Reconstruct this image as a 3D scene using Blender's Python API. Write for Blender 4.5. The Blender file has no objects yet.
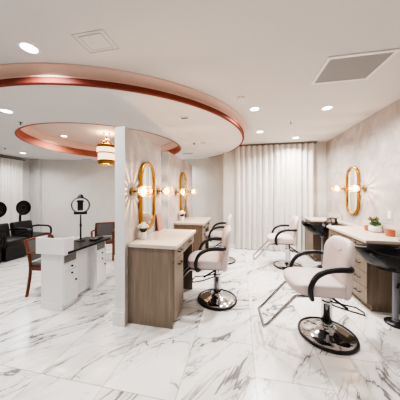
import bpy, bmesh, math, random
from mathutils import Vector, Matrix
random.seed(7)
scn = bpy.context.scene
COL = scn.collection
PI = math.pi

# ------------------------------------------------------------------ materials
def new_mat(name):
    m = bpy.data.materials.new(name); m.use_nodes = True
    nt = m.node_tree
    b = nt.nodes['Principled BSDF']
    return m, nt, b

def simple(name, col, rough=.5, metal=0., spec=.5, var=0., scale=20., bump=0., emit=None, estr=0., sheen=0., coat=0.):
    m, nt, b = new_mat(name)
    b.inputs['Roughness'].default_value = rough
    b.inputs['Metallic'].default_value = metal
    b.inputs['Specular IOR Level'].default_value = spec
    b.inputs['Coat Weight'].default_value = coat
    b.inputs['Sheen Weight'].default_value = sheen
    b.inputs['Base Color'].default_value = (*col, 1)
    if emit:
        b.inputs['Emission Color'].default_value = (*emit, 1)
        b.inputs['Emission Strength'].default_value = estr
    if var or bump:
        tc = nt.nodes.new('ShaderNodeTexCoord')
        nz = nt.nodes.new('ShaderNodeTexNoise'); nz.inputs['Scale'].default_value = scale
        nz.inputs['Detail'].default_value = 4
        nt.links.new(tc.outputs['Object'], nz.inputs['Vector'])
        if var:
            mx = nt.nodes.new('ShaderNodeMix'); mx.data_type = 'RGBA'
            mx.inputs[6].default_value = (*[max(0, c*(1-var)) for c in col], 1)
            mx.inputs[7].default_value = (*[min(1, c*(1+var)) for c in col], 1)
            nt.links.new(nz.outputs['Fac'], mx.inputs[0])
            nt.links.new(mx.outputs[2], b.inputs['Base Color'])
        if bump:
            bp = nt.nodes.new('ShaderNodeBump'); bp.inputs['Strength'].default_value = bump
            bp.inputs['Distance'].default_value = .01
            nt.links.new(nz.outputs['Fac'], bp.inputs['Height'])
            nt.links.new(bp.outputs['Normal'], b.inputs['Normal'])
    return m

def wood(name, c1, c2, axis=2, scale=1.0, rough=.45):
    m, nt, b = new_mat(name)
    tc = nt.nodes.new('ShaderNodeTexCoord')
    mp = nt.nodes.new('ShaderNodeMapping')
    s = [26*scale]*3; s[axis] = 1.3*scale
    mp.inputs['Scale'].default_value = s
    nt.links.new(tc.outputs['Object'], mp.inputs['Vector'])
    nz = nt.nodes.new('ShaderNodeTexNoise'); nz.inputs['Scale'].default_value = 1.6
    nz.inputs['Detail'].default_value = 6; nz.inputs['Roughness'].default_value = .6
    nz.inputs['Distortion'].default_value = .6
    nt.links.new(mp.outputs[0], nz.inputs['Vector'])
    r = nt.nodes.new('ShaderNodeValToRGB')
    r.color_ramp.elements[0].position = .3; r.color_ramp.elements[0].color = (*c1, 1)
    r.color_ramp.elements[1].position = .72; r.color_ramp.elements[1].color = (*c2, 1)
    nt.links.new(nz.outputs['Fac'], r.inputs[0])
    nt.links.new(r.outputs[0], b.inputs['Base Color'])
    b.inputs['Roughness'].default_value = rough
    return m

def plaster(name, c1, c2, scale=2.2, rough=.7, bump=.15):
    """softly clouded wall covering"""
    m, nt, b = new_mat(name)
    tc = nt.nodes.new('ShaderNodeTexCoord')
    n1 = nt.nodes.new('ShaderNodeTexNoise'); n1.inputs['Scale'].default_value = scale
    n1.inputs['Detail'].default_value = 9; n1.inputs['Roughness'].default_value = .66
    n1.inputs['Distortion'].default_value = 1.2
    nt.links.new(tc.outputs['Object'], n1.inputs['Vector'])
    r = nt.nodes.new('ShaderNodeValToRGB')
    r.color_ramp.elements[0].position = .33; r.color_ramp.elements[0].color = (*c1, 1)
    r.color_ramp.elements[1].position = .68; r.color_ramp.elements[1].color = (*c2, 1)
    nt.links.new(n1.outputs['Fac'], r.inputs[0])
    nt.links.new(r.outputs[0], b.inputs['Base Color'])
    if bump:
        bp = nt.nodes.new('ShaderNodeBump'); bp.inputs['Strength'].default_value = bump; bp.inputs['Distance'].default_value = .004
        nt.links.new(n1.outputs['Fac'], bp.inputs['Height']); nt.links.new(bp.outputs['Normal'], b.inputs['Normal'])
    b.inputs['Roughness'].default_value = rough
    return m

TW, TL, TX, TY = .582, 1.17, -.46, 1.37      # slab width, length and the joints' origin
def marble_floor():
    m, nt, b = new_mat('marble_slabs')
    N, L = nt.nodes, nt.links
    def math_(op, a, bb=None, c=None):
        n = N.new('ShaderNodeMath'); n.operation = op
        for i, v in enumerate((a, bb, c)):
            if v is None: continue
            if isinstance(v, (int, float)): n.inputs[i].default_value = v
            else: L.new(v, n.inputs[i])
        return n.outputs[0]
    tc = N.new('ShaderNodeTexCoord'); sp = N.new('ShaderNodeSeparateXYZ'); L.new(tc.outputs['Object'], sp.inputs[0])
    u = math_('DIVIDE', math_('SUBTRACT', sp.outputs[0], TX), TW)
    iu = math_('FLOOR', u); fu = math_('SUBTRACT', u, iu)
    # the run of slabs right of the joint at TX is shifted by half a slab
    par = math_('GREATER_THAN', iu, -.5)
    alt = math_('ABSOLUTE', math_('MODULO', iu, 2.0))
    off = math_('MULTIPLY', par, math_('SUBTRACT', .573, math_('MULTIPLY', alt, .3)))
    v = math_('SUBTRACT', math_('DIVIDE', math_('SUBTRACT', sp.outputs[1], TY), TL), off)
    iv = math_('FLOOR', v); fv = math_('SUBTRACT', v, iv)
    du = math_('MULTIPLY', math_('MINIMUM', fu, math_('SUBTRACT', 1.0, fu)), TW)
    dv = math_('MULTIPLY', math_('MINIMUM', fv, math_('SUBTRACT', 1.0, fv)), TL)
    joint = math_('LESS_THAN', math_('MINIMUM', du, dv), .0028)
    # a random offset per slab
    cb = N.new('ShaderNodeCombineXYZ'); L.new(iu, cb.inputs[0]); L.new(iv, cb.inputs[1])
    wn = N.new('ShaderNodeTexWhiteNoise'); wn.noise_dimensions = '3D'; L.new(cb.outputs[0], wn.inputs['Vector'])
    sc = N.new('ShaderNodeVectorMath'); sc.operation = 'SCALE'; sc.inputs['Scale'].default_value = 9.0
    L.new(wn.outputs['Color'], sc.inputs[0])
    ad = N.new('ShaderNodeVectorMath'); ad.operation = 'ADD'
    L.new(tc.outputs['Object'], ad.inputs[0]); L.new(sc.outputs[0], ad.inputs[1])
    mp = N.new('ShaderNodeMapping'); mp.inputs['Rotation'].default_value = (0, 0, math.radians(-52))
    L.new(ad.outputs[0], mp.inputs['Vector'])
    mp2 = N.new('ShaderNodeMapping'); mp2.inputs['Scale'].default_value = (.42, 1.35, 1)
    L.new(mp.outputs[0], mp2.inputs['Vector'])
    def vein(scale, dist, width, detail, seed):
        n = N.new('ShaderNodeTexNoise'); n.noise_dimensions = '3D'
        n.inputs['Scale'].default_value = scale; n.inputs['Detail'].default_value = detail
        n.inputs['Distortion'].default_value = dist; n.inputs['Roughness'].default_value = .55
        of = N.new('ShaderNodeVectorMath'); of.operation = 'ADD'; of.inputs[1].default_value = (seed, seed*2, seed*3)
        L.new(mp2.outputs[0], of.inputs[0]); L.new(of.outputs[0], n.inputs['Vector'])
        a = math_('ABSOLUTE', math_('SUBTRACT', n.outputs['Fac'], .5))
        mr = N.new('ShaderNodeMapRange'); mr.interpolation_type = 'SMOOTHSTEP'
        L.new(a, mr.inputs[0]); mr.inputs[1].default_value = 0; mr.inputs[2].default_value = width
        mr.inputs[3].default_value = 1; mr.inputs[4].default_value = 0
        return mr.outputs[0]
    def mask(scale, lo, hi, seed):
        n = N.new('ShaderNodeTexNoise'); n.inputs['Scale'].default_value = scale; n.inputs['Detail'].default_value = 2
        of = N.new('ShaderNodeVectorMath'); of.operation = 'ADD'; of.inputs[1].default_value = (seed, -seed, seed)
        L.new(mp2.outputs[0], of.inputs[0]); L.new(of.outputs[0], n.inputs['Vector'])
        mr = N.new('ShaderNodeMapRange'); L.new(n.outputs['Fac'], mr.inputs[0])
        mr.inputs[1].default_value = lo; mr.inputs[2].default_value = hi
        return mr.outputs[0]
    v1 = math_('MULTIPLY', vein(1.5, .9, .014, 6, 1.3), mask(2.2, .36, .52, 4.))
    v2 = math_('MULTIPLY', vein(2.6, 1.6, .015, 8, 7.7), mask(1.7, .40, .56, 9.))
    halo = math_('MULTIPLY', vein(1.5, .9, .13, 5, 1.3), mask(2.2, .40, .66, 4.))
    tot = math_('MINIMUM', 1.0, math_('ADD', math_('MULTIPLY', v1, .95), math_('ADD', math_('MULTIPLY', v2, .52), math_('MULTIPLY', halo, .36))))
    mx = N.new('ShaderNodeMix'); mx.data_type = 'RGBA'
    mx.inputs[6].default_value = (.79, .775, .76, 1); mx.inputs[7].default_value = (.185, .172, .165, 1)
    L.new(tot, mx.inputs[0])
    mj = N.new('ShaderNodeMix'); mj.data_type = 'RGBA'; mj.inputs[7].default_value = (.33, .31, .29, 1)
    L.new(math_('MULTIPLY', joint, .85), mj.inputs[0]); L.new(mx.outputs[2], mj.inputs[6])
    L.new(mj.outputs[2], b.inputs['Base Color'])
    b.inputs['Roughness'].default_value = .23
    b.inputs['Specular IOR Level'].default_value = .45
    return m

def clear_glass(name, tint=(1, 1, 1), gloss=.12):
    m = bpy.data.materials.new(name); m.use_nodes = True
    nt = m.node_tree; nt.nodes.clear()
    o = nt.nodes.new('ShaderNodeOutputMaterial'); t = nt.nodes.new('ShaderNodeBsdfTransparent')
    t.inputs[0].default_value = (*tint, 1)
    g = nt.nodes.new('ShaderNodeBsdfGlossy'); g.inputs['Roughness'].default_value = .05
    lw = nt.nodes.new('ShaderNodeLayerWeight'); lw.inputs[0].default_value = gloss
    mx = nt.nodes.new('ShaderNodeMixShader')
    nt.links.new(lw.outputs['Fresnel'], mx.inputs[0]); nt.links.new(t.outputs[0], mx.inputs[1]); nt.links.new(g.outputs[0], mx.inputs[2])
    nt.links.new(mx.outputs[0], o.inputs[0])
    return m

def glowing(name, col, strength, through=False):
    m = bpy.data.materials.new(name); m.use_nodes = True
    nt = m.node_tree; nt.nodes.clear()
    o = nt.nodes.new('ShaderNodeOutputMaterial'); e = nt.nodes.new('ShaderNodeEmission')
    e.inputs[0].default_value = (*col, 1); e.inputs[1].default_value = strength
    if through:                      # a clear bulb that lets its own filament's light out
        t = nt.nodes.new('ShaderNodeBsdfTransparent'); a = nt.nodes.new('ShaderNodeAddShader')
        nt.links.new(e.outputs[0], a.inputs[0]); nt.links.new(t.outputs[0], a.inputs[1]); nt.links.new(a.outputs[0], o.inputs[0])
    else: nt.links.new(e.outputs[0], o.inputs[0])
    return m

M = dict(
    floor=marble_floor(),
    ceiling=simple('ceiling_paint', (.66, .645, .63), .85, var=.02, scale=3),
    soffit=simple('soffit_paint', (.70, .685, .67), .8, var=.02, scale=3),
    wall_grey=plaster('grey_wall_paint', (.60, .585, .57), (.64, .625, .61), 1.2, .8, .03),
    wall_left=plaster('cool_grey_paint', (.54, .535, .53), (.58, .575, .57), 1.2, .8, .03),
    wall_pink=plaster('clouded_wall_covering', (.37, .33, .318), (.58, .53, .51), 2.6, .6, .12),
    white_end=simple('white_wall_end', (.70, .70, .71), .6),
    trim_white=simple('white_trim', (.78, .77, .76), .4),
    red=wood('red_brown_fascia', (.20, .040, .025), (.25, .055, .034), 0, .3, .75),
    red_lit=wood('red_brown_fascia_lit', (.34, .10, .065), (.40, .125, .08), 0, .3, .75),  # brighter copy of the red fascia, coffer light put into its colour
    blush=simple('blush_moulding', (.68, .47, .39), .5, var=.05, scale=4),
    coffer=simple('coffer_ceiling_paint', (.70, .56, .49), .8),
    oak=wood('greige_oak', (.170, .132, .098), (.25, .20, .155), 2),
    oak_dark=wood('shadowed_oak', (.06, .045, .033), (.10, .075, .055), 2),  # darker copy of the oak, recess shade put into its colour
    quartz=simple('beige_quartz', (.60, .52, .455), .3, var=.05, scale=60),
    black=simple('black_plastic', (.012, .012, .013), .35),
    blackleather=simple('black_vinyl', (.014, .014, .015), .42, bump=.1, scale=60),
    bowlblack=simple('black_porcelain', (.006, .006, .007), .2, spec=.35),
    vinyl=simple('blush_white_vinyl', (.58, .49, .475), .42, var=.02, scale=14, bump=.05),
    seam=simple('vinyl_seam', (.40, .34, .33), .5),
    chrome=simple('chrome', (.62, .62, .63), .08, 1),
    steel=simple('brushed_steel', (.42, .42, .43), .22, 1),
    gold=simple('brushed_gold', (.52, .295, .08), .26, 1, var=.08, scale=30),
    brass=simple('aged_brass', (.36, .22, .08), .35, 1),
    mirror=simple('mirror_glass', (.86, .90, .90), .02, 1),
    curtain=simple('white_linen', (.72, .705, .685), .95, spec=.1, var=.03, scale=90),
    track=simple('dark_track', (.16, .155, .15), .5),
    white=simple('white_lacquer', (.80, .80, .80), .3),
    whitepanel=simple('white_panel', (.70, .695, .68), .45),
    deskblack=simple('black_glass_top', (.012, .012, .013), .3, spec=.2),
    cherry=wood('cherry_wood', (.115, .034, .014), (.19, .06, .026), 2, 1.4, .35),
    greyfabric=simple('grey_upholstery', (.15, .145, .145), .8, var=.15, scale=120),
    pipe=simple('grey_pipe', (.22, .23, .26), .35, .3),
    leaf=simple('succulent_green', (.05, .12, .04), .5, var=.3, scale=40),
    leafdusk=simple('succulent_dusky', (.15, .135, .06), .5, var=.3, scale=40),
    petal=simple('white_petal', (.86, .87, .78), .7, var=.06, scale=60),
    ceramic=simple('white_ceramic', (.80, .78, .76), .3),
    copper=simple('copper_glaze', (.46, .17, .09), .35, .25),
    wax=simple('candle_wax', (.78, .62, .50), .5),
    rose=simple('rose_pink', (.48, .22, .18), .4),
    tan=simple('tan_panel', (.33, .20, .12), .4),
    grille=simple('grille_grey', (.42, .41, .40), .5),
    grille_dark=simple('grille_shadow', (.10, .10, .10), .7),
    line=simple('panel_reveal', (.55, .54, .53), .8),
    clear=clear_glass('clear_glass', (.98, .90, .74), .08),
    fin=simple('ribbed_glass_fin', (.42, .24, .08), .3),
    bulb=glowing('bulb_glow', (1, .55, .16), 10, True),
    crystal=glowing('lit_crystal', (1, .80, .55), 2.2),
    lens=glowing('downlight_lens', (1, .95, .88), 14),
    outlet=simple('outlet_white', (.82, .81, .80), .4),
)

# ------------------------------------------------------------------ mesh helpers
def bx(bm, lo, hi, mat=0):
    v = [bm.verts.new((x, y, z)) for z in (lo[2], hi[2]) for y in (lo[1], hi[1]) for x in (lo[0], hi[0])]
    for f in ((0, 2, 3, 1), (4, 5, 7, 6), (0, 1, 5, 4), (2, 6, 7, 3), (0, 4, 6, 2), (1, 3, 7, 5)):
        fc = bm.faces.new([v[i] for i in f]); fc.material_index = mat

def box(lo, hi, bevel=0., seg=2):
    bm = bmesh.new(); bx(bm, lo, hi)
    if bevel:
        bmesh.ops.bevel(bm, geom=bm.edges[:], offset=bevel, segments=seg, profile=.5, affect='EDGES')
    return bm

def lathe(profile, n=32, mtx=None, close=True):
    """spin (r, z) pairs about z"""
    bm = bmesh.new(); rings = []
    for r, z in profile:
        if r < 1e-6: rings.append([bm.verts.new((0, 0, z))])
        else: rings.append([bm.verts.new((r*math.cos(2*PI*i/n), r*math.sin(2*PI*i/n), z)) for i in range(n)])
    for a, b in zip(rings, rings[1:]):
        for i in range(n):
            j = (i+1) % n
            if len(a) == 1 and len(b) == 1: continue
            if len(a) == 1: bm.faces.new((a[0], b[j], b[i]))
            elif len(b) == 1: bm.faces.new((a[i], a[j], b[0]))
            else: bm.faces.new((a[i], a[j], b[j], b[i]))
    if close:
        if len(rings[0]) > 1: bm.faces.new(list(reversed(rings[0])))
        if len(rings[-1]) > 1: bm.faces.new(rings[-1])
    bmesh.ops.recalc_face_normals(bm, faces=bm.faces)
    if mtx is not None: bm.transform(mtx)
    return bm

def tube(pts, r, n=10, closed=False, bm=None, flat=1.0):
    """sweep a circle along a list of points"""
    bm = bm or bmesh.new()
    P = [Vector(p) for p in pts]; K = len(P); rings = []
    up = None
    for i in range(K):
        if closed: t = (P[(i+1) % K]-P[i-1]).normalized()
        else: t = (P[min(i+1, K-1)]-P[max(i-1, 0)]).normalized()
        if up is None:
            up = Vector((0, 0, 1)) if abs(t.z) < .9 else Vector((1, 0, 0))
        s = t.cross(up).normalized(); up = s.cross(t).normalized()
        rr = r[i] if isinstance(r, (list, tuple)) else r
        rings.append([bm.verts.new(P[i]+rr*(math.cos(2*PI*k/n)*s*flat+math.sin(2*PI*k/n)*up)) for k in range(n)])
    for i in range(K if closed else K-1):
        a, b = rings[i], rings[(i+1) % K]
        for k in range(n):
            bm.faces.new((a[k], a[(k+1) % n], b[(k+1) % n], b[k]))
    if not closed:
        bm.faces.new(list(reversed(rings[0]))); bm.faces.new(rings[-1])
    return bm

def smooth_path(pts, per=6, closed=False):
    """Catmull-Rom through the points"""
    P = [Vector(p) for p in pts]; n = len(P); out = []
    for i in range(n if closed else n-1):
        if closed: a, b, c, d = P[i-1], P[i], P[(i+1) % n], P[(i+2) % n]
        else: a, b, c, d = P[max(i-1, 0)], P[i], P[i+1], P[min(i+2, n-1)]
        for k in range(per):
            t = k/per
            out.append(.5*((2*b)+(c-a)*t+(2*a-5*b+4*c-d)*t*t+(3*b-a-3*c+d)*t**3))
    if not closed: out.append(P[-1])
    return out

def prism(outline, z0, z1, mtx=None, bevel=0.):
    bm = bmesh.new()
    a = [bm.verts.new((x, y, z0)) for x, y in outline]; b = [bm.verts.new((x, y, z1)) for x, y in outline]
    n = len(a)
    bm.faces.new(list(reversed(a))); bm.faces.new(b)
    for i in range(n): bm.faces.new((a[i], a[(i+1) % n], b[(i+1) % n], b[i]))
    bmesh.ops.recalc_face_normals(bm, faces=bm.faces)
    if bevel: bmesh.ops.bevel(bm, geom=[e for e in bm.edges if len(e.link_faces) == 2 and e.calc_face_angle(0) > .9], offset=bevel, segments=2, affect='EDGES')
    if mtx is not None: bm.transform(mtx)
    return bm

def ball(c, r, sub=2, sc=(1, 1, 1), bm=None):
    bm = bm or bmesh.new()
    bmesh.ops.create_icosphere(bm, subdivisions=sub, radius=r, matrix=Matrix.Translation(c) @ Matrix.Diagonal((*sc, 1)))
    return bm

def join(*bms):
    out = bmesh.new()
    for b in bms:
        me = bpy.data.meshes.new('tmp'); b.to_mesh(me); out.from_mesh(me); bpy.data.meshes.remove(me); b.free()
    return out

def obj(name, bm, mat, parent=None, smooth=False, angle=40, subsurf=0):
    me = bpy.data.meshes.new(name)
    bmesh.ops.recalc_face_normals(bm, faces=bm.faces)
    bm.to_mesh(me); bm.free()
    for m in (mat if isinstance(mat, (list, tuple)) else [mat]): me.materials.append(m)
    o = bpy.data.objects.new(name, me); COL.objects.link(o)
    if parent: o.parent = parent
    if smooth:
        for p in me.polygons: p.use_smooth = True
        try: me.set_sharp_from_angle(angle=math.radians(angle))
        except Exception: pass
    if subsurf:
        s = o.modifiers.new('round', 'SUBSURF'); s.levels = s.render_levels = subsurf
    return o

def tag(o, label, cat, group=None):
    o['label'] = label; o['category'] = cat
    if group: o['group'] = group
    return o

def thing(name, label, cat, loc=(0, 0, 0), rz=0., group=None):
    o = bpy.data.objects.new(name, None); COL.objects.link(o)
    o.location = loc; o.rotation_euler = (0, 0, rz); o.empty_display_size = .1
    return tag(o, label, cat, group)

def struct(name, bm, mat, smooth=False):
    o = obj(name, bm, mat, None, smooth); o['kind'] = 'structure'
    return o

def dup(root, loc, rz, label, group=None):
    r = root.copy(); COL.objects.link(r); r.location = loc; r.rotation_euler = (0, 0, rz)
    r['label'] = label
    if group: r['group'] = group
    for ch in list(root.children):
        c = ch.copy(); COL.objects.link(c); c.parent = r
        for g in list(ch.children):
            d = g.copy(); COL.objects.link(d); d.parent = c
    return r

def lamp(kind, name, parent, loc, energy, col, size=.05, spread=None, rot=(0, 0, 0)):
    l = bpy.data.lights.new(name, kind); l.energy = energy; l.color = col
    if kind == 'AREA':
        l.shape = 'DISK'; l.size = size
        if spread: l.spread = spread
    else: l.shadow_soft_size = size
    o = bpy.data.objects.new(name, l); COL.objects.link(o)
    o.location = loc; o.rotation_euler = rot
    if parent: o.parent = parent
    return o

# ------------------------------------------------------------------ the room
CE, SO = 2.785, 2.62               # main ceiling and the dropped ceiling
RX, CY = 2.13, 5.56               # right wall, curtain wall
XL = -6.85
struct('floor', box((-7.2, -2.6, -.1), (2.4, 7.0, 0)), M['floor'])
struct('wall_right', box((RX, -2.6, 0), (RX+.15, 7.0, CE)), M['wall_pink'])
struct('wall_back', box((-.45, CY, 0), (RX, CY+.94, CE)), M['wall_grey'])
bm = prism([(-7.1, 5.5), (-6.5, 5.5), (-3.7, 6.45), (-.45, 6.5), (-.45, 6.8), (-7.1, 6.8)], 0, CE)
struct('wall_back_left', bm, M['wall_grey'])
struct('wall_left', box((XL-.2, -2.6, 0), (XL, 5.5, CE)), M['wall_left'])
struct('wall_left_corner', box((XL, 5.40, 0), (-6.48, 5.49, CE)), M['wall_left'])
struct('wall_front', box((-7.2, -2.6, 0), (2.4, -2.45, CE)), M['wall_grey'])

# dropped ceiling: round on the right, straight to the left wall, with a round coffer cut through it
DC, DR = Vector((-2.475, 4.18)), 2.54
CC, CR = Vector((-3.10, 4.36)), 1.70
CO = 2.95                         # coffer ceiling
def circ(c, r, a0, a1, n): return [(c.x+r*math.cos(a0+(a1-a0)*i/n), c.y+r*math.sin(a0+(a1-a0)*i/n)) for i in range(n+1)]
outer = [(XL, DC.y-DR)] + circ(DC, DR, -PI/2, PI*.30, 80)
outer += [(outer[-1][0], 6.55), (XL, 6.55)]
inner = circ(CC, CR, 0, 2*PI, 96)[:-1]
def holed(outer, inner, z):
    bm = bmesh.new()
    ov = [bm.verts.new((x, y, z)) for x, y in outer]; iv = [bm.verts.new((x, y, z)) for x, y in inner]
    ed = [bm.edges.new((l[i], l[(i+1) % len(l)])) for l in (ov, iv) for i in range(len(l))]
    bmesh.ops.triangle_fill(bm, use_beauty=True, edges=ed, normal=(0, 0, -1))
    return bm
struct('ceiling_dropped', holed(outer, inner, SO), M['soffit'])
struct('ceiling', holed([(-7.2, -2.6), (2.4, -2.6), (2.4, 7.0), (-7.2, 7.0)], inner, CE), M['ceiling'])

def swept(path, prof, closed=False):
    """sweep (outward offset, z) pairs along a plan path given as (x, y, nx, ny)"""
    bm = bmesh.new(); rows = [[bm.verts.new((x+nx*o, y+ny*o, z)) for o, z in prof] for x, y, nx, ny in path]
    n = len(rows)
    for i in range(n if closed else n-1):
        a, b = rows[i], rows[(i+1) % n]
        for k in range(len(prof)-1): bm.faces.new((a[k], b[k], b[k+1], a[k+1]))
    return bm
def arc_path(c, r, a0, a1, n, s=1):
    return [(c.x+r*math.cos(a0+(a1-a0)*i/n), c.y+r*math.sin(a0+(a1-a0)*i/n), s*math.cos(a0+(a1-a0)*i/n), s*math.sin(a0+(a1-a0)*i/n)) for i in range(n+1)]
rim = [(XL, DC.y-DR, 0, -1)] + arc_path(DC, DR, -PI/2, PI*.30, 96)
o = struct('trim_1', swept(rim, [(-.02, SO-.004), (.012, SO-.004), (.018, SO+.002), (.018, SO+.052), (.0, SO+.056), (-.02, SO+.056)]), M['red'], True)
o = struct('trim_2', swept(rim, [(-.02, SO+.05), (.022, SO+.056), (.024, SO+.07), (.012, SO+.076), (.016, SO+.10), (.030, SO+.13), (.05, SO+.146), (.072, SO+.153), (.075, SO+.158), (.075, CE), (-.02, CE)]), M['blush'], True)
ring = arc_path(CC, CR, 0, 2*PI, 96, -1)[:-1]
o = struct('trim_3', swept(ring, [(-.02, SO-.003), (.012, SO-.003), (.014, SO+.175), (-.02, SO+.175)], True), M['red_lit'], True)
o = struct('trim_4', swept(ring, [(-.02, SO+.17), (.02, SO+.175), (.026, SO+.20), (.04, SO+.24), (.075, SO+.285), (.12, SO+.30), (.125, CO), (-.02, CO)], True), M['blush'], True)
bm = bmesh.new(); bmesh.ops.create_circle(bm, cap_ends=True, segments=96, radius=CR+.01, matrix=Matrix.Translation((CC.x, CC.y, CO-.001)))
struct('ceiling_coffer', bm, M['coffer'])

# half-height partitions carrying the left-hand stations
PX0, PX1 = -1.395, -1.27
def partition(y0, y1, nm, k):
    bm = bmesh.new(); bx(bm, (PX0, y0, 0), (PX1, y1, 2.25))
    bm.faces.ensure_lookup_table()
    for f in bm.faces:
        if abs(f.normal.y) > .5 or f.normal.x < -.5 or f.calc_center_median().z > 2.2: f.material_index = 1
    bmesh.ops.recalc_face_normals(bm, faces=bm.faces)
    for f in bm.faces: f.material_index = 0 if f.normal.x > .5 else 1
    w = struct(nm, bm, [M['wall_pink'], M['white_end']])
    bm = bmesh.new()
    t = .018
    bx(bm, (PX0-t, y0-t, 0), (PX1+t*.2, y0, .16)); bx(bm, (PX0-t, y0, 0), (PX0, y1, .16))
    bx(bm, (PX0-t*.55, y0-t*.55, .16), (PX1+t*.15, y0, .185)); bx(bm, (PX0-t*.55, y0, .16), (PX0, y1, .185))
    struct('baseboard_%s' % k, bm, M['trim_white'])
partition(2.04, 3.10, 'wall_partition_near', 'partition_near')
partition(3.42, 5.3, 'wall_partition_far', 'partition_far')
def board(nm, pts):
    bm = bmesh.new()
    for (x0, y0, x1, y1) in pts: bx(bm, (x0, y0, 0), (x1, y1, .10))
    struct(nm, bm, M['trim_white'])
board('baseboard_back', [(-.45, CY-.015, RX, CY)])
board('baseboard_right', [(RX-.015, -2.4, RX, 2.8)])
board('baseboard_left', [(XL, -2.4, XL+.015, 5.4)])

# ------------------------------------------------------------------ camera
cam = bpy.data.cameras.new('camera'); co = bpy.data.objects.new('camera', cam); COL.objects.link(co)
cam.sensor_width = 36; cam.lens = 18.0; cam.shift_y = -7/400; cam.clip_start = .05
co.location = (0, 0, 1.5); co.rotation_euler = (PI/2, 0, math.atan(.2)); scn.camera = co

# ------------------------------------------------------------------ ceiling fittings
WARM = (1, .965, .93)
def downlight(first, x, y, z, label, energy=26):
    rz = 0
    if first is None:
        t = thing('downlight', label, 'ceiling light', (x, y, z), 0, 'recessed ceiling downlights')
        obj('trim_ring', lathe([(.062, -.001), (.062, -.004), (.078, -.007), (.086, -.004), (.086, 0), (.062, 0)], 32, close=False), M['trim_white'], t, True)
        obj('lens', lathe([(0, -.004), (.064, -.004)], 32, close=False), M['lens'], t)
    else:
        t = dup(first, (x, y, z), 0, label, 'recessed ceiling downlights')
        for ch in list(t.children):
            if ch.type == 'LIGHT': bpy.data.objects.remove(ch)
    lamp('AREA', 'downlight_beam', t, (0, 0, -.012), energy, WARM if x > -1 else (1, .985, .975), .12, math.radians(150))
    return t
DL = [(-1.83, 1.44, CE, 'round recessed downlight over the near side, brightest one, left of the square hatch'),
      (-3.13, 2.16, SO, 'round downlight in the dropped ceiling at the left picture edge'),
      (-4.39, 4.31, CO-.002, 'round downlight inside the round coffer beside the chandelier'),
      (-5.96, 4.52, SO, 'small round downlight in the dropped ceiling near the left wall drape'),
      (.22, 3.16, CE, 'round downlight in the main ceiling closest to the smoke detector'),
      (1.29, 3.34, CE, 'round downlight in the main ceiling closest behind the big return grille'),
      (.41, 4.36, CE, 'round downlight in the main ceiling above the drape, the left of two'),
      (1.27, 4.99, CE, 'round downlight grazing the right part of the drape, nearest the drape')]
d0 = None
for x, y, z, lb in DL:
    d = downlight(d0, x, y, z, lb, 34 if x > 0 else (24 if z > 2.7 else 26)); d0 = d0 or d
downlight(d0, -2.0, 5.95, SO, 'added unseen downlight in the dropped ceiling behind the farther partition', 22)  # unseen downlight added to brighten the dark wall on the left
for x, y in ((.3, .5), (1.3, .4), (-1.6, -.6), (-3.6, .2), (-5.2, .9), (.3, -1.4)):  # unseen downlights added to light the room from behind the camera
    downlight(d0, x, y, CE, 'added unseen downlight behind the viewer', 9)

def grille(nm, label, x0, x1, y0, y1, z, n, cat='vent', frame=.03, group=None):
    t = thing(nm, label, cat, ((x0+x1)/2, (y0+y1)/2, z), 0, group)
    a, b = (x1-x0)/2, (y1-y0)/2
    bm = bmesh.new()
    for lo, hi in (((-a, -b), (a, -b+frame)), ((-a, b-frame), (a, b)), ((-a, -b+frame), (-a+frame, b-frame)), ((a-frame, -b+frame), (a, b-frame))):
        bx(bm, (*lo, -.012), (*hi, 0))
    obj('frame', bm, M['trim_white'], t)
    obj('backing', box((-a+frame, -b+frame, -.002), (a-frame, b-frame, 0)), M['grille_dark'], t)
    bm = bmesh.new()
    for k in range(n):
        y = -b+frame+(2*b-2*frame)*(k+.5)/n; h = (b-frame)/n
        v = [bm.verts.new(p) for p in ((-a+frame, y-h*.85, -.003), (a-frame, y-h*.85, -.003), (a-frame, y+h*.7, -.011), (-a+frame, y+h*.7, -.011))]
        bm.faces.new(v)
    obj('louvre', bm, M['grille'] if n > 5 else M['track'], t)
    return t
grille('return_grille', 'large square louvred return air grille in the main ceiling', .815, 1.40, 2.085, 2.57, CE, 22, 'air grille')
grille('ceiling_vent', 'small slot vent in the dropped ceiling nearest the viewer', -.87, -.75, 2.83, 2.90, SO, 3, frame=.008, group='slot vents')
grille('ceiling_vent', 'small slot vent in the dropped ceiling beside the sprinkler head', -.87, -.73, 4.33, 4.40, SO, 3, frame=.008, group='slot vents')
grille('ceiling_vent', 'long slot vent in the dropped ceiling above the second mirror', -1.62, -1.28, 5.44, 5.54, SO, 3, frame=.01, group='slot vents')
grille('ceiling_vent', 'slot vent in the dropped ceiling left of the chandelier by the back wall', -5.2, -4.75, 5.72, 5.8, SO, 3, frame=.01, group='slot vents')
t = thing('access_hatch', 'flush square access hatch in the main ceiling near the brightest downlight', 'hatch', (-1.20, 1.495, CE))
bm = bmesh.new()
for s in (.145, .105):
    w = .003
    for lo, hi in (((-s, -s*.75), (s, -s*.75+w)), ((-s, s*.75-w), (s, s*.75)), ((-s, -s*.75), (-s+w, s*.75)), ((s-w, -s*.75), (s, s*.75))): bx(bm, (*lo, -.004), (*hi, 0))
obj('frame', bm, M['line'], t)
obj('panel', box((-.10, -.074, -.003), (.10, .074, 0)), M['ceiling'], t)
obj('latch', lathe([(0, -.006), (.005, -.006), (.006, 0)], 12, Matrix.Translation((-.04, .0, 0))), M['line'], t)
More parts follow.
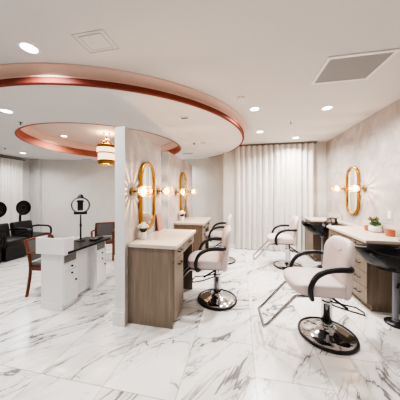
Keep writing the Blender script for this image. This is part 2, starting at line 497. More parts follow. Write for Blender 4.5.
def puck(name, label, cat, x, y, z, r):
    t = thing(name, label, cat, (x, y, z))
    obj('housing', lathe([(0, -.035), (r*.6, -.035), (r*.9, -.022), (r, -.006), (r, 0)], 24), M['trim_white'], t, True)
    obj('sensor', lathe([(0, -.04), (r*.25, -.04), (r*.3, -.034)], 12), M['line'], t)
puck('smoke_detector', 'round white smoke detector on the main ceiling by the curved moulding', 'smoke detector', .01, 2.75, CE, .05)
def sprinkler(label, x, y, z):
    t = thing('ceiling_sprinkler', label, 'sprinkler', (x, y, z), 0, 'ceiling sprinkler heads')
    obj('escutcheon', lathe([(.012, -.006), (.034, -.004), (.036, 0), (0, 0)], 20), M['steel'], t, True)
    obj('deflector', lathe([(.008, -.004), (.008, -.03), (.02, -.032), (.02, -.035), (0, -.035)], 12), M['black'], t)
sprinkler('small dark sprinkler head in the main ceiling between the downlights', .90, 3.86, CE)
sprinkler('small dark sprinkler head in the dropped ceiling beside a slot vent', -1.01, 4.37, SO)
sprinkler('small dark sprinkler head in the dropped ceiling just outside the coffer', -3.41, 2.55, SO)
sprinkler('small dark sprinkler head above the left wall drape', -5.74, 3.93, SO)

# chandelier
t = thing('chandelier', 'small two-tier gold chandelier with glowing crystal drums in the coffer', 'chandelier', (-3.16, 4.30, CO-.002))
t.scale = (1.12, 1.12, 1.12)
obj('canopy', lathe([(0, 0), (.075, 0), (.075, -.012), (.03, -.03), (.012, -.045), (.012, -.06)], 24), M['gold'], t, True)
obj('stem', lathe([(.009, -.05), (.009, -.1), (.02, -.11), (.009, -.12), (.009, -.2)], 12), M['gold'], t, True)
bm = bmesh.new()
for k in range(8):
    a = 2*PI*k/8
    tube(smooth_path([(0.01*math.cos(a), .01*math.sin(a), -.13), (.06*math.cos(a), .06*math.sin(a), -.15), (.075*math.cos(a), .075*math.sin(a), -.20), (.13*math.cos(a), .13*math.sin(a), -.235), (.185*math.cos(a), .185*math.sin(a), -.275)], 4), .006, 6, bm=bm)
obj('arms', bm, M['gold'], t, True)
obj('crown', lathe([(.10, -.215), (.105, -.24), (.185, -.265), (.195, -.275), (.195, -.325), (.187, -.325), (.187, -.28), (.10, -.25)], 40, close=False), M['gold'], t, True)
def drum(r, z0, z1, n):
    bm = bmesh.new()
    for k in range(n):
        a = 2*PI*k/n; c, s = math.cos(a), math.sin(a)
        m = Matrix.Translation((r*c, r*s, 0)) @ Matrix.Rotation(a, 4, 'Z')
        b2 = box((-.005, -r*PI/n*.88, z1), (.005, r*PI/n*.88, z0)); b2.transform(m)
        me = bpy.data.meshes.new('t'); b2.to_mesh(me); bm.from_mesh(me); bpy.data.meshes.remove(me); b2.free()
    return bm
obj('crystal_drum', drum(.19, -.33, -.43, 44), M['crystal'], t)
obj('crystal_drum', drum(.165, -.455, -.585, 38), M['crystal'], t)
obj('band', lathe([(.195, -.432), (.195, -.452), (.16, -.456), (.16, -.43)], 40, close=False), M['gold'], t, True)
obj('lower_band', lathe([(.175, -.59), (.18, -.60), (.17, -.66), (.16, -.68), (.15, -.68), (.155, -.655), (.165, -.60)], 40, close=False), M['gold'], t, True)
lamp('POINT', 'chandelier_lamp', t, (0, 0, -.12), 22, (1, .74, .48), .08)
lamp('POINT', 'chandelier_lamp', t, (0, 0, -.74), 16, (1, .80, .58), .08)

# ------------------------------------------------------------------ drapes
def drape(label, name, a, b, z0, z1, waves, amp, n_side, group=None):
    """pleated cloth hanging from a track between plan points a and b"""
    A, B = Vector((*a, 0)), Vector((*b, 0)); L = (B-A).length; d = (B-A)/L; nrm = Vector((-d.y, d.x, 0))*n_side
    t = thing(name, label, 'curtain', (*((A+B)/2).xy, 0), 0, group)
    mid = (A+B)/2
    bm = bmesh.new(); NX = waves*12; NZ = 9; rows = []
    ph = [random.uniform(-.5, .5) for _ in range(waves+1)]; am = [random.uniform(.65, 1.25) for _ in range(waves+1)]
    for j in range(NZ+1):
        f = j/NZ; z = z1+(z0-z1)*f; row = []
        for i in range(NX+1):
            u = i/NX*waves; k = min(int(u), waves-1); w = u-k
            p = ph[k]*(1-w)+ph[k+1]*w; g = am[k]*(1-w)+am[k+1]*w
            off = amp*(.8+.2*f)*g*(2*abs(math.sin(PI*u+p*(.25+.35*f)))**.8-1)+amp*.22*f*math.sin(4*PI*u+1+p*3)
            s = L*i/NX+.010*f*math.sin(PI*u+p)
            q = A+d*s+nrm*(off+amp)-mid; row.append(bm.verts.new((q.x, q.y, z)))
        rows.append(row)
    for r0, r1 in zip(rows, rows[1:]):
        for i in range(NX): bm.faces.new((r0[i], r0[i+1], r1[i+1], r1[i]))
    obj('cloth', bm, M['curtain'], t, True, 80)
    e0 = A-d*.03-mid; e1 = B+d*.03-mid
    c = [(e0+nrm*.0), (e1+nrm*.0), (e1+nrm*2.2*amp), (e0+nrm*2.2*amp)]
    obj('track', prism([(p.x, p.y) for p in c], z1, z1+.03), M['track'], t)
    return t
drape('full-height white pleated drape covering the far end wall', 'drape', (-.12, CY-.02), (1.84, CY-.02), .015, 2.745, 14, .06, -1)
drape('white pleated drape on the left wall behind the hood dryers', 'drape', (XL+.03, 4.0), (XL+.03, 5.15), .015, 2.53, 13, .035, -1)
drape('narrow white drape on the back wall seen between the two partitions', 'drape', (-2.66, 6.46), (-2.08, 6.46), .015, 2.46, 6, .03, -1)

# ------------------------------------------------------------------ left-hand styling stations (local: back on the partition, front +x)
def handle(parent, p, length, axis, out=(1, 0, 0)):
    p = Vector(p); o = Vector(out); a = Vector(axis)*length/2
    bm = tube([p-a, p-a+o*.028, p+a+o*.028, p+a], .006, 8)
    return obj('handle', bm, M['black'], parent, True)
def make_station(loc, label):
    t = thing('styling_station', label, 'styling station', loc, 0, 'styling stations on the partitions')
    D, Wd = .56, .98
    obj('carcass', join(box((0, .02, .0), (D-.02, .042, .86)), box((0, .36, .07), (D-.02, .38, .72)), box((0, Wd-.04, 0), (D-.02, Wd-.018, .86)),
                        box((.0, .042, .07), (.015, Wd-.04, .86)), box((0, .042, .07), (D-.03, .36, .09)), box((0.02, .36, .70), (D-.03, Wd-.04, .72)),
                        box((0, .02, 0), (D-.05, .36, .07)), box((0, .36, .0), (.02, Wd-.02, .2))), M['oak'], t)
    obj('countertop', box((-.0, 0, .86), (D+.03, Wd, .90), .006), M['quartz'], t)
    dr = obj('drawer', box((D-.02, .025, .725), (D, .375, .855), .003), M['oak'], t); handle(dr, (D, .20, .80), .10, (0, 1, 0))
    dr = obj('drawer', box((D-.02, .381, .725), (D, Wd-.02, .855), .003), M['oak'], t); handle(dr, (D, .67, .80), .10, (0, 1, 0))
    do = obj('door', box((D-.02, .025, .075), (D, .375, .718), .003), M['oak'], t); handle(do, (D, .20, .66), .10, (0, 1, 0))
    obj('niche_shade', box((.02, .385, .2), (.03, Wd-.045, .70)), M['oak_dark'], t)  # dark sheet painting the shade at the back of the knee space
    return t
st1 = make_station((PX1+.004, 2.08, 0), 'greige oak styling station on the near partition, closest to the viewer')
st1.scale = (1, 1, 1.025)
st2 = dup(st1, (PX1+.004, 3.74, 0), 0, 'greige oak styling station on the farther partition, behind the first one')

# ------------------------------------------------------------------ right-hand counter units (front faces -x)
CF = 1.57
t = thing('drawer_cabinet', 'long greige oak cabinet of drawers under the right wall counter', 'cabinet', (0, 0, 0))
Y0, Y1 = 2.89, 4.0
obj('carcass', join(box((CF+.02, Y0, .09), (RX-.005, Y1, .865)), box((CF+.07, Y0+.03, 0), (RX-.005, Y1, .09))), M['oak'], t)
def front(nm, y0, y1, z0, z1, par, hz=None, hl=.10, hy=None):
    d = obj(nm, box((CF, y0+.003, z0+.003), (CF+.021, y1-.003, z1-.003), .002), M['oak'], par)
    handle(d, (CF, hy or (y0+y1)/2, hz or (z0+z1)/2), hl, (0, 1, 0), (-1, 0, 0))
    return d
for z0, z1 in ((.09, .285), (.285, .48), (.48, .67), (.67, .855)):
    front('drawer', Y0, Y0+.37, z0, z1, t)
for k in range(2):
    y = Y0+.37+.37*k
    front('drawer', y, y+.37, .67, .855, t)
    front('door', y, y+.37, .09, .67, t, .61)
obj('countertop', box((CF-.025, Y0-.03, .87), (RX-.002, Y1+.02, .91), .006), M['quartz'], t)
obj('backsplash', box((RX-.022, Y0-.03, .91), (RX-.002, Y1+.02, 1.03), .003), M['quartz'], t)
t = thing('corner_cabinet', 'small greige oak cabinet with pale top in the far right corner', 'cabinet', (0, 0, 0))
Y0, Y1 = 4.78, 5.36
obj('carcass', join(box((CF+.02, Y0, .09), (RX-.005, Y1, .865)), box((CF+.07, Y0+.03, 0), (RX-.005, Y1, .09))), M['oak'], t)
front('door', Y0, Y0+.36, .09, .855, t, .76, hy=Y0+.10); front('door', Y0+.36, Y1, .09, .855, t, .76, hy=Y0+.46)
obj('countertop', box((CF-.025, Y0-.02, .87), (RX-.002, Y1+.04, .91), .006), M['quartz'], t)
obj('backsplash', box((RX-.022, Y0-.02, .91), (RX-.002, Y1+.04, 1.03), .003), M['quartz'], t)
t = thing('wall_ledge', 'pale counter ledge along the wall behind the farther shampoo bowl', 'counter ledge', (0, 0, 0))
obj('ledge_top', box((2.0, 4.025, .87), (RX-.002, 4.755, .91), .004), M['quartz'], t)
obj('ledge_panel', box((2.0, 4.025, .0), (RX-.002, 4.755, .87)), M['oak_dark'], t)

# ------------------------------------------------------------------ shampoo bowls (local: lip towards -x, drain at origin)
def make_bowl(loc, label):
    t = thing('shampoo_bowl', label, 'shampoo bowl', loc, 0, 'black shampoo bowls')
    n = 40
    def ringpts(s, z, lipup=0., sh=0.):
        out = []
        for k in range(n):
            a = 2*PI*k/n; c, sn = math.cos(a), math.sin(a)
            x = (.30 if c > 0 else .385)*c*s+sh; y = .265*sn*s*(1-.25*max(0, -c)**2)
            zz = z+lipup*max(0, -c)**3
            if lipup and c < -.86: zz -= .03*(1-abs(sn)/.51)   # neck notch
            out.append((x, y, zz))
        return out
    spec = [ringpts(.16, .64, 0, 0.02), ringpts(.45, .665, 0, .01), ringpts(.72, .73, .03), ringpts(.93, .80, .06), ringpts(1.02, .845, .07), ringpts(1.03, .862, .07), ringpts(.98, .868, .07),
            ringpts(.92, .85, .06), ringpts(.82, .79, .04), ringpts(.62, .74, .02), ringpts(.3, .705), ringpts(.05, .70)]
    bm = bmesh.new(); R = [[bm.verts.new(p) for p in r] for r in spec]
    for a, b in zip(R, R[1:]):
        for k in range(n): bm.faces.new((a[k], a[(k+1) % n], b[(k+1) % n], b[k]))
    bm.faces.new(R[0]); bm.faces.new(R[-1])
    obj('basin', bm, M['bowlblack'], t, True, 60)
    obj('neck_cushion', tube(smooth_path([(-.33, -.12, .915), (-.37, -.07, .903), (-.38, 0, .895), (-.37, .07, .903), (-.33, .12, .915)], 5), .018, 10), M['blackleather'], t, True)
    obj('column', lathe([(.045, .0), (.045, .04), (.028, .05), (.027, .60), (.05, .62), (.05, .68)], 24), M['pipe'], t, True)
    obj('floor_plate', lathe([(.10, 0), (.10, .02), (.08, .035), (.05, .045), (.0, .045)], 28), M['black'], t, True)
    f = obj('faucet', lathe([(.028, .885), (.028, .93), (.016, .95), (.016, 1.0), (0, 1.0)], 16, Matrix.Translation((.24, .0, 0))), M['black'], t, True)
    obj('spout', tube(smooth_path([(.24, 0, .97), (.20, 0, 1.0), (.12, 0, .99), (.07, 0, .95)], 5), .013, 10), M['black'], f, True)
    obj('lever', tube([(.24, .0, 1.0), (.25, -.05, 1.02), (.25, -.10, 1.03)], .009, 8), M['chrome'], f, True)
    obj('hose', tube(smooth_path([(.20, -.07, .90), (.20, -.09, .95), (.15, -.11, .98), (.05, -.10, .96), (0, -.07, .91), (.04, -.05, .88)], 6), .011, 8), M['black'], t, True)
    obj('spray_head', tube([(.20, .10, .90), (.20, .10, .95), (.16, .10, .985), (.10, .10, .98)], [.012, .014, .018, .022], 10), M['chrome'], t, True)
    obj('bracket', box((.2, -.05, .66), (.34, .05, .80), .005), M['black'], t)
    obj('supply_pipe', tube(smooth_path([(.26, .06, .70), (.22, .10, .55), (.12, .10, .47), (.05, .04, .45)], 5), .012, 8), M['black'], t, True)
    return t
b1 = make_bowl((1.66, 2.56, 0), 'black shampoo bowl on a grey column at the right picture edge')
b2_ = dup(b1, (1.63, 4.42, 0), 0, 'black shampoo bowl set between the two oak cabinets, farther from the viewer')

for ch in b1.children:
    if ch.name.startswith(('column', 'floor_plate')): ch.location = (.085, .125, 0)
# ------------------------------------------------------------------ styling chairs (local: front +x)
def rounded_rect(w, h, r, n=6, taper=0.):
    pts = []
    for cx, cy, a0 in ((w/2-r, h-r, 0), (-w/2+r, h-r, PI/2), (-w/2+r*.6, r*.6, PI), (w/2-r*.6, r*.6, 1.5*PI)):
        rr = r if cy > r else r*.6
        for k in range(n+1):
            a = a0+PI/2*k/n; y = cy+rr*math.sin(a)
            pts.append(((cx+rr*math.cos(a))*(1-taper*(1-y/h)), y))
    return pts
def make_salon_chair(loc, rz, label):
    t = thing('salon_chair', label, 'salon chair', loc, rz, 'white hydraulic salon chairs')
    b = obj('base', lathe([(.29, .012), (.275, .03), (.20, .044), (.12, .062), (.075, .085), (.066, .10), (.0, .10)], 48), M['chrome'], t, True, 60)
    obj('rubber_ring', lathe([(.283, 0), (.302, .002), (.306, .014), (.30, .027), (.285, .03), (.277, .022)], 48, close=False), M['black'], b, True)
    obj('column', lathe([(.068, .095), (.068, .115), (.058, .12), (.058, .34), (.062, .345), (.062, .365), (.044, .37), (.044, .47)], 28), M['chrome'], t, True)
    obj('seat_plate', join(box((-.22, -.2, .485), (.2, .2, .505), .006), box((-.22, -.06, .455), (.06, .06, .487), .006)), M['black'], t)
    # pump lever
    bm = tube(smooth_path([(-.03, .0, .41), (-.10, .01, .36), (-.19, .02, .30)], 4), [.012]*8+[.016], 8)
    tube([(-.04, -.04, .335), (-.20, -.075, .29), (-.33, -.08, .265), (-.36, .0, .26), (-.32, .08, .275), (-.19, .06, .30), (-.04, .04, .335)], .008, 8, bm=bm)
    obj('pump_lever', bm, M['black'], t, True)
    # seat cushion
    bm = box((-.25, -.245, .50), (.29, .245, .625))
    bmesh.ops.subdivide_edges(bm, edges=bm.edges[:], cuts=3, use_grid_fill=True)
    for v in bm.verts:
        x, y, z = v.co
        fr = max(0, (x-.02)/.27)
        if z > .56: v.co.z += .018*(1-(y/.245)**2)*(1-((x-.02)/.27)**2)+.012*fr-.035*max(0, fr-.7)/.3
        v.co.y *= 1+.05*(1-fr)-.12*max(0, fr-.5)
        if abs(y) > .24 and z < .53: v.co.y *= .95
        if x > .28: v.co.x += .04*(1-(y/.26)**2)-(.05 if z < .53 else 0)
    obj('seat', bm, M['vinyl'], t, True, 180, 2)
    # backrest: pad swept between front and rear outline, leaning back
    H = .58; ol = rounded_rect(.48, H, .15, 7, -.02)
    def P(u, v, dep): # u across, v up, dep forward
        lean = .07*v+.02*(v/H)**3
        bow = .045*(u/.24)**2
        return (-.235-lean+bow+dep, u, .46+v*.985)
    bm = bmesh.new(); rows = []
    cen = (0, H*.52)
    for s, dep in ((.25, .012), (.55, .012), (.82, .004), (.94, -.012), (1., -.04), (1.0, -.062), (.95, -.085), (.75, -.092), (.3, -.095)):
        rows.append([bm.verts.new(P((x-cen[0])*s+cen[0], (y-cen[1])*s+cen[1], dep)) for x, y in ol])
    n = len(ol)
    for a, b2 in zip(rows, rows[1:]):
        for k in range(n): bm.faces.new((a[k], a[(k+1) % n], b2[(k+1) % n], b2[k]))
    bm.faces.new(rows[0]); bm.faces.new(list(reversed(rows[-1])))
    bk = obj('backrest', bm, M['vinyl'], t, True, 70)
    obj('slot_curve', tube([P(.10*math.sin(a), H*.93-.09+.05*(1-math.cos(a)), .013) for a in [(-1+.2*k)*1.2 for k in range(11)]], .006, 8), M['seam'], bk, True)  # darker raised curve drawn in place of the crescent slot
    obj('seam', tube([P(-.2+.4*k/10, H*.42, .011-.004*abs(k-5)/5) for k in range(11)], .003, 6), M['seam'], bk, True)
    for s in (-1, 1):
        y = s*.285
        path = smooth_path([(.13, s*.235, .49), (.15, y*.98, .51), (.165, y, .56), (.155, y, .64), (.10, y, .72), (.0, y, .772), (-.12, y, .79), (-.23, y*.985, .79), (-.27, s*.25, .79)], 5)
        obj('armrest', tube(path, .023, 12, flat=1.15), M['black'], t, True)
    w = .165
    path = [(.10, -w, .475), (.22, -w, .472)] + smooth_path([(.25, -w, .46), (.36, -w, .335), (.48, -w, .195), (.535, -w+.005, .145), (.545, -w+.03, .14), (.545, w-.03, .14), (.535, w-.005, .145), (.48, w, .195), (.36, w, .335), (.25, w, .46)], 4) + [(.22, w, .472), (.10, w, .475)]
    obj('footrest', tube(path, .0145, 10), M['steel'], t, True)
    for ch in t.children:               # the seat sits forward of its column
        if ch.name.startswith(('base', 'column')): ch.scale = (.91, .91, 1)
        elif ch.name.startswith('footrest'): ch.location.x = .13
        elif not ch.name.startswith('pump_lever'): ch.location.x = .13; ch.scale = (.86, 1, 1)
    return t
c1 = make_salon_chair((.90, 2.34, 0), PI+math.radians(4), 'white salon chair with black arms in the right foreground, beside the shampoo bowl')
c2 = dup(c1, (.96, 4.37, 0), PI+math.radians(-2), 'white salon chair in front of the far drape, facing left')
c3 = dup(c1, (-.315, 2.81, 0), PI+math.radians(6), 'white salon chair drawn up to the nearer left styling station')
c4 = dup(c1, (-.37, 4.45, 0), PI+math.radians(2), 'white salon chair mostly hidden behind the nearer chair, at the second styling station')
for c in (c3, c4):
    for ch in c.children:
        if ch.name.startswith('pump_lever'): ch.rotation_euler = (0, 0, PI)

# ------------------------------------------------------------------ mirrors and sconces (local: wall at x=0, facing +x)
def stadium(w, h, n=18):
    r = w/2; s = h/2-r
    return [(r*math.cos(a), s+r*math.sin(a)) for a in [PI*k/n for k in range(n+1)]] + [(r*math.cos(a), -s+r*math.sin(a)) for a in [PI+PI*k/n for k in range(n+1)]]
def make_mirror(loc, rz, label):
    t = thing('wall_mirror', label, 'mirror', loc, rz, 'pill-shaped gold mirrors')
    W, H = .42, .93
    ol = stadium(W, H); n = len(ol); bm = bmesh.new(); rows = []
    for k, x in ((0, .004), (0, .045), (-.006, .05), (-.026, .05), (-.031, .046), (-.031, .02)):
        sc = [(px*(1+2*k/W), py+(k if py > 0 else -k)) for px, py in ol]
        rows.append([bm.verts.new((x, a, b)) for a, b in sc])
    for a, b in zip(rows, rows[1:]):
        for k in range(n): bm.faces.new((a[k], a[(k+1) % n], b[(k+1) % n], b[k]))
    obj('frame', bm, M['gold'], t, True, 50)
    bm = bmesh.new(); bm.faces.new([bm.verts.new((.028, a*.88, b*.945)) for a, b in ol])
    obj('mirror_glass', bm, M['mirror'], t)
    return t
def make_sconce(loc, rz, label):
    t = thing('wall_sconce', label, 'wall light', loc, rz, 'brass wall sconces')
    RY = Matrix.Rotation(PI/2, 4, 'Y')
    obj('backplate', lathe([(0, .001), (.05, .001), (.052, .012), (.044, .02), (.0, .022)], 28, RY), M['brass'], t, True)
    obj('arm', lathe([(.012, .02), (.012, .055), (.02, .06), (.02, .066), (.012, .07)], 16, RY), M['brass'], t, True)
    obj('socket', lathe([(.014, .066), (.034, .078), (.036, .10), (.026, .104), (0, .104)], 20, RY), M['gold'], t, True)
    sh = obj('glass_shade', lathe([(.034, .095), (.052, .115), (.062, .15), (.062, .19), (.056, .225), (.05, .24)], 32, RY, close=False), M['clear'], t, True)
    bm = bmesh.new()
    for k in range(14):
        a = 2*PI*k/14; c, s = math.cos(a), math.sin(a)
        tube([(x, r*c, r*s) for r, x in ((.034, .085), (.053, .112), (.064, .15), (.064, .19), (.058, .225), (.051, .241))], [.0075, .0085, .006, .0022, .002, .002], 6, bm=bm)
    obj('rib', bm, M['fin'], sh)
    obj('bulb', ball((.15, 0, 0), .034, 2, (1.25, 1, 1)), M['bulb'], t, True)
    lamp('POINT', 'sconce_lamp', t, (.15, 0, 0), 11, (1, .72, .48), .006)
    return t
m1 = make_mirror((PX1, 2.555, 1.46), 0, 'pill-shaped gold framed mirror on the near partition wall')
dup(m1, (PX1, 4.31, 1.50), 0, 'pill-shaped gold framed mirror on the farther partition, smallest in view')
dup(m1, (RX, 4.31, 1.545), PI, 'pill-shaped gold framed mirror on the right wall')
s1 = make_sconce((PX1, 2.19, 1.52), 0, 'brass sconce left of the near partition mirror, throwing rays on the wall')
SC = [(PX1, 2.96, 1.53, 0, 'brass sconce right of the near partition mirror, at the partition edge'),
      (PX1, 3.85, 1.52, 0, 'brass sconce left of the far partition mirror'),
      (PX1, 4.79, 1.53, 0, 'brass sconce right of the far partition mirror'),
      (RX, 4.64, 1.59, PI, 'brass sconce on the right wall on the drape side of its mirror'),
      (RX, 3.97, 1.58, PI, 'brass sconce on the right wall on the near side of its mirror')]
for x, y, z, rz, lb in SC:
    dup(s1, (x, y, z), rz, lb)      # the copied children include the lamp

# ------------------------------------------------------------------ things on the counters
def make_posy(loc, label):
    t = thing('flower_vase', label, 'vase of flowers', loc, 0, 'white posies on the stations')
    obj('vase', lathe([(.034, 0), (.04, .005), (.043, .085), (.038, .09), (.034, .085), (.03, .02), (0, .02)], 24), M['ceramic'], t, True)
    bm = bmesh.new()
    for k in range(26):
        a = k*2.4; r = .058*math.sqrt((k+.5)/26)
        ball((r*math.cos(a), r*math.sin(a), .185-.75*r+.02*random.random()), .026*random.uniform(.8, 1.15), 1, (1, 1, .8), bm)
    obj('blossom', bm, M['petal'], t, True)
    bm = bmesh.new()
    for k in range(9):
        a = k*.7; e = (.055*math.cos(a), .055*math.sin(a), .115+.02*(k % 3))
        tube([(0, 0, .06), (e[0]*.5, e[1]*.5, .11), e], [.003, .016, .002], 6, bm=bm, flat=.3)
    obj('leaf', bm, M['leaf'], t, True)
    return t
p1 = make_posy((PX1+.075, 2.33, .923), 'white flowers in a small white pot on the nearer station')
dup(p1, (PX1+.08, 4.03, .923), .8, 'white flowers in a small white pot on the farther station')
def leaning(nm, lb, x, y, z, w, h, mat, cat):
    t = thing(nm, lb, cat, (x, y, z))
    m = Matrix.Rotation(math.radians(-9), 4, 'Y')
    b2 = box((0, -w/2, 0), (.014, w/2, h), .004); b2.transform(m); obj('board', b2, mat, t)
    b2 = box((.014, -w/2+.012, .012), (.0165, w/2-.012, h-.012)); b2.transform(m); obj('face', b2, M['rose'] if mat is M['rose'] else M['oak'], t)
    return t
leaning('display_board', 'rose pink rectangular board leaning on the near partition', PX1+.052, 2.93, .923, .16, .25, M['rose'], 'display board')
leaning('display_board', 'tan rectangular board leaning behind the flowers on the farther station', PX1+.052, 4.60, .923, .17, .25, M['tan'], 'display board')
t = thing('potted_succulent', 'rosette succulent in a round white pot on the right counter', 'potted plant', (2.01, 3.50, .91))
obj('pot', lathe([(.045, 0), (.07, .01), (.082, .04), (.078, .075), (.062, .085), (.058, .08), (.0, .075)], 28), M['ceramic'], t, True)
def rosette(c, R, n, mat, lift):
    bm = bmesh.new()
    for k in range(n):
        a = k*2.39996; q = math.sqrt((k+1)/n); el = (1-q)*1.1+lift
        d = Vector((math.cos(a)*math.cos(el), math.sin(a)*math.cos(el), math.sin(el))); C = Vector(c)
        tube([C, C+d*R*.5, C+d*R*.85+Vector((0, 0, .004)), C+d*R+Vector((0, 0, .01))], [.004, .016, .014, .002], 7, bm=bm, flat=1.)
    return bm
obj('rosette', rosette((0, -.005, .10), .075, 16, None, .15), M['leaf'], t, True)
obj('rosette', rosette((-.012, .01, .175), .07, 13, None, .05), M['leafdusk'], t, True)
obj('stem', tube([(0, 0, .07), (-.006, .005, .13), (-.012, .01, .175)], .008, 8), M['leaf'], t, True)
t = thing('copper_cup', 'small copper cup just behind the white succulent pot', 'cup', (1.97, 3.62, .91))
obj('cup_body', lathe([(.03, 0), (.036, .004), (.038, .075), (.034, .077), (.032, .01), (0, .01)], 24), M['copper'], t, True)
t = thing('candle', 'copper glass candle in front of the right wall outlet', 'candle', (2.02, 3.20, .91))
obj('jar', lathe([(.045, 0), (.052, .004), (.054, .085), (.05, .087), (.048, .06), (.0, .06)], 28), M['copper'], t, True)
obj('wax', lathe([(.0475, .058), (.0475, .072), (0, .072)], 24), M['wax'], t, True)
obj('wick', tube([(0, 0, .07), (.002, 0, .088)], .0015, 6), M['black'], t)
t = thing('wall_outlet', 'white outlet plate on the right wall above the candle', 'wall outlet', (RX, 3.38, 1.18))
obj('plate', box((-.008, -.035, -.058), (0, .035, .058), .003), M['outlet'], t)
for z in (-.025, .025): obj('socket_face', box((-.011, -.018, z-.016), (-.006, .018, z+.016), .002), M['ceramic'], t)

# ------------------------------------------------------------------ manicure desk
t = thing('manicure_desk', 'white two-pedestal manicure desk with black glass top and front guard', 'desk', (-2.18, 2.14, 0))
# local: near end y=0, drawers face +x
def pedestal(y0, y1):
    obj('pedestal', join(box((-.35, y0, .05), (-.018, y1, .715)), box((-.335, y0+.015, 0), (-.04, y1-.015, .05)), box((-.34, y0-.006, 0), (-.02, y0+.012, .09))), M['white'], t)
    obj('cubby_shade', box((-.02, y0+.02, .60), (-.015, y1-.02, .695)), M['track'], t)  # dark sheet stands in for the shade inside an open compartment
    for z0, z1 in ((.50, .585), (.41, .495)):
        d = obj('drawer', box((-.018, y0+.008, z0), (0, y1-.008, z1), .003), M['white'], t)
        obj('knob', ball((.012, (y0+y1)/2, (z0+z1)/2), .013, 2), M['black'], d, True)
    d = obj('door', box((-.018, y0+.008, .06), (0, y1-.008, .405), .003), M['white'], t)
    obj('knob', ball((.012, y1-.05, .34), .013, 2), M['black'], d, True)
pedestal(.0, .23); pedestal(.59, .82)
obj('knee_panel', box((-.14, .23, .03), (-.12, .59, .715)), M['whitepanel'], t)
obj('desktop', box((-.42, .03, .72), (.045, .87, .75), .008), M['deskblack'], t)
obj('guard_panel', join(box((-.40, -.03, .72), (.03, -.012, .925), .003), box((.012, -.012, .72), (.03, .12, .925), .003), box((-.40, -.012, .72), (-.382, .12, .925), .003)), M['white'], t)

t = thing('ring_light', 'black ring light with phone clamp standing on the manicure desk', 'ring light', (-2.47, 2.73, .75), math.atan(.2)+.3)
t.scale = (.92, .92, .97)
obj('stand_base', lathe([(0, 0), (.075, 0), (.075, .012), (.02, .02), (.014, .035), (0, .035)], 24), M['black'], t, True)
obj('pole', tube([(0, 0, .03), (0, 0, .25), (0, 0, .42)], [.015, .013, .010], 12), M['black'], t, True)
obj('clamp_joint', lathe([(.0, .22), (.018, .225), (.018, .27), (0, .275)], 12), M['black'], t, True)
rg = obj('ring', tube([(.135*math.cos(a), 0, .575+.125*math.sin(a)) for a in [2*PI*k/40 for k in range(40)]], .011, 8, closed=True), M['black'], t, True)
obj('diffuser', tube([(.128*math.cos(a), -.006, .575+.118*math.sin(a)) for a in [2*PI*k/40 for k in range(40)]], .007, 8, closed=True), M['steel'], rg, True)
obj('top_knob', lathe([(0, .685), (.06, .685), (.045, .715), (.028, .745), (0, .755)], 20), M['black'], t, True)
obj('bottom_bar', box((-.10, -.028, .425), (.10, .028, .472), .012), M['black'], t)
ph = obj('phone_holder', box((-.043, -.03, .49), (.043, -.012, .66), .006), M['black'], t)
obj('grip', join(box((-.05, -.045, .625), (.055, -.012, .65), .004), box((-.03, -.045, .495), (.03, -.012, .51), .004)), M['black'], ph)
t = thing('hand_rest', 'flat black hand rest lying on the desk beside the ring light', 'hand rest', (-2.29, 2.86, .75), .1)
obj('pad', box((-.06, -.11, 0), (.06, .11, .03), .014, 3), M['blackleather'], t, True)

# ------------------------------------------------------------------ cherry armchairs (local: front +x)
def make_armchair(loc, rz, label):
    t = thing('wooden_armchair', label, 'armchair', loc, rz, 'cherry wood armchairs')
    W = .24
    def leg(pts, r): return tube(smooth_path(pts, 4), r, 8, flat=1.2)
    for s in (-1, 1):
        y = s*W
        obj('leg', leg([(.22, y, 0), (.215, y, .3), (.205, y, .46), (.20, y, .66)], .018), M['cherry'], t, True)
        obj('leg', leg([(-.28, y*.95, 0), (-.235, y*.95, .25), (-.22, y*.95, .44), (-.245, y*.95, .62), (-.295, y*.93, .80)], .019), M['cherry'], t, True)
        obj('arm', tube(smooth_path([(.23, y, .655), (.14, y*1.04, .672), (-.02, y*1.04, .668), (-.25, y*.96, .64)], 5), .019, 8, flat=1.25), M['cherry'], t, True)
    obj('seat_frame', join(box((-.23, -W, .385), (.22, -W+.025, .445), .004), box((-.23, W-.025, .385), (.22, W, .445), .004), box((.195, -W, .385), (.22, W, .445), .004), box((-.235, -W, .385), (-.21, W, .445), .004)), M['cherry'], t)
    bm = box((-.22, -W+.015, .44), (.225, W-.015, .50), .022, 3); obj('seat', bm, M['greyfabric'], t, True)
    def bp(u, v, d): return (-.228-.105*v/.40+d+.03*(1-(u/W)**2)*-1, u, .44+v)
    obj('top_rail', tube([bp(-W+2*W*k/10, .355, 0) for k in range(11)], .024, 8, flat=.7), M['cherry'], t, True)
    bm = bmesh.new(); g = [[bm.verts.new(bp(-W*.9+1.8*W*k/10, .06+.30*j/5, dd)) for k in range(11)] for dd in (.015, -.015) for j in range(6)]
    for off in (0, 6):
        for j in range(5):
            for k in range(10): bm.faces.new((g[off+j][k], g[off+j][k+1], g[off+j+1][k+1], g[off+j+1][k]))
    for k in range(10):
        bm.faces.new((g[0][k], g[0][k+1], g[6][k+1], g[6][k])); bm.faces.new((g[5][k], g[5][k+1], g[11][k+1], g[11][k]))
    for j in range(5):
        for k in (0, 10): bm.faces.new((g[j][k], g[j+1][k], g[6+j+1][k], g[6+j][k]))
    obj('backrest', bm, M['greyfabric'], t, True)
    return t
a1 = make_armchair((-2.77, 2.60, 0), math.radians(6), 'cherry wood armchair with grey upholstery at the left side of the white desk')
a2 = dup(a1, (-3.04, 4.03, 0), math.radians(-60), 'cherry wood armchair with grey upholstery behind the desk, beside the near partition')

a2.scale = (.88, .88, .97)
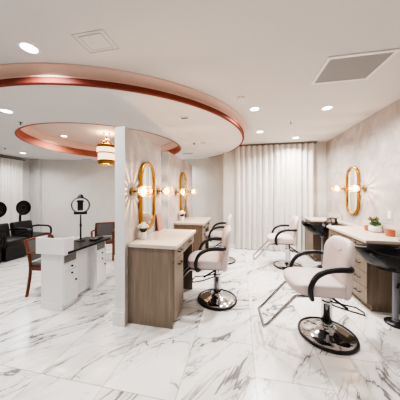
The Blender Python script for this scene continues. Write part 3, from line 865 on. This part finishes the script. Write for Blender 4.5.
# ------------------------------------------------------------------ hood dryer chairs (local: front +x)
def make_dryer(loc, label):
    t = thing('dryer_chair', label, 'hood dryer chair', loc, 0, 'black hood dryer chairs along the left wall')
    obj('seat', box((-.24, -.235, .30), (.32, .235, .46), .04, 3), M['blackleather'], t, True)
    obj('skirt', box((-.28, -.24, .03), (.30, .24, .31), .012), M['black'], t)
    bm = box((-.09, -.245, .40), (.05, .245, .80), .045, 3); bm.transform(Matrix.Translation((-.27, 0, 0)) @ Matrix.Shear('XY', 4, (0, 0)) @ Matrix.Rotation(math.radians(-10), 4, 'Y') @ Matrix.Translation((.07, 0, -.03)))
    obj('backrest', bm, M['blackleather'], t, True)
    for s in (-1, 1):
        y = s*.25
        obj('arm', tube(smooth_path([(-.30, y, .60), (-.1, y, .63), (.18, y, .63), (.28, y, .60), (.31, y, .52), (.29, y, .40), (.24, y, .30)], 5), .024, 8), M['black'], t, True)
    obj('hood_pole', tube(smooth_path([(-.36, 0, .35), (-.38, 0, .8), (-.36, 0, .98), (-.30, 0, 1.05)], 5), .028, 10), M['black'], t, True)
    m = Matrix.Translation((-.27, 0, 1.12)) @ Matrix.Rotation(math.radians(-36), 4, 'Z') @ Matrix.Rotation(math.radians(92), 4, 'Y') @ Matrix.Diagonal((.98, .76, .78, 1))
    hd = obj('dryer_hood', lathe([(0, -.10), (.08, -.095), (.15, -.06), (.185, .0), (.195, .06), (.19, .085), (.178, .08), (.176, .03), (.15, -.03), (.10, -.06), (0, -.07)], 36, m), M['black'], t, True)
    bm = bmesh.new()
    for r in (.06, .10, .14): 
        q = tube([(r*math.cos(a), r*math.sin(a), -.055+r*.35) for a in [2*PI*k/24 for k in range(24)]], .006, 6, closed=True); q.transform(m)
        me = bpy.data.meshes.new('t'); q.to_mesh(me); bm.from_mesh(me); bpy.data.meshes.remove(me); q.free()
    obj('air_grid', bm, M['track'], hd, True)
    return t
h1 = make_dryer((-5.25, 4.20, 0), 'black hood dryer chair farthest along the left wall, its open arm showing')
dup(h1, (-5.25, 3.645, 0), 0, 'black hood dryer chair in the middle of the row, hood cut by the picture edge')
dup(h1, (-5.25, 3.09, 0), 0, 'black hood dryer chair nearest the viewer, only its front corner in the picture')

# ------------------------------------------------------------------ render look
w = bpy.data.worlds.new('world'); scn.world = w; w.use_nodes = True
w.node_tree.nodes['Background'].inputs[0].default_value = (.9, .92, 1, 1); w.node_tree.nodes['Background'].inputs[1].default_value = .3
EXPO = -0.08
scn.view_settings.view_transform = 'AgX'
scn.view_settings.look = 'AgX - High Contrast'
scn.view_settings.exposure = EXPO
scn.cycles.use_denoising = True
scn.cycles.max_bounces = 8; scn.cycles.diffuse_bounces = 5; scn.cycles.transparent_max_bounces = 12
scn.cycles.sample_clamp_indirect = 6
scn.cycles.caustics_reflective = False; scn.cycles.caustics_refractive = False
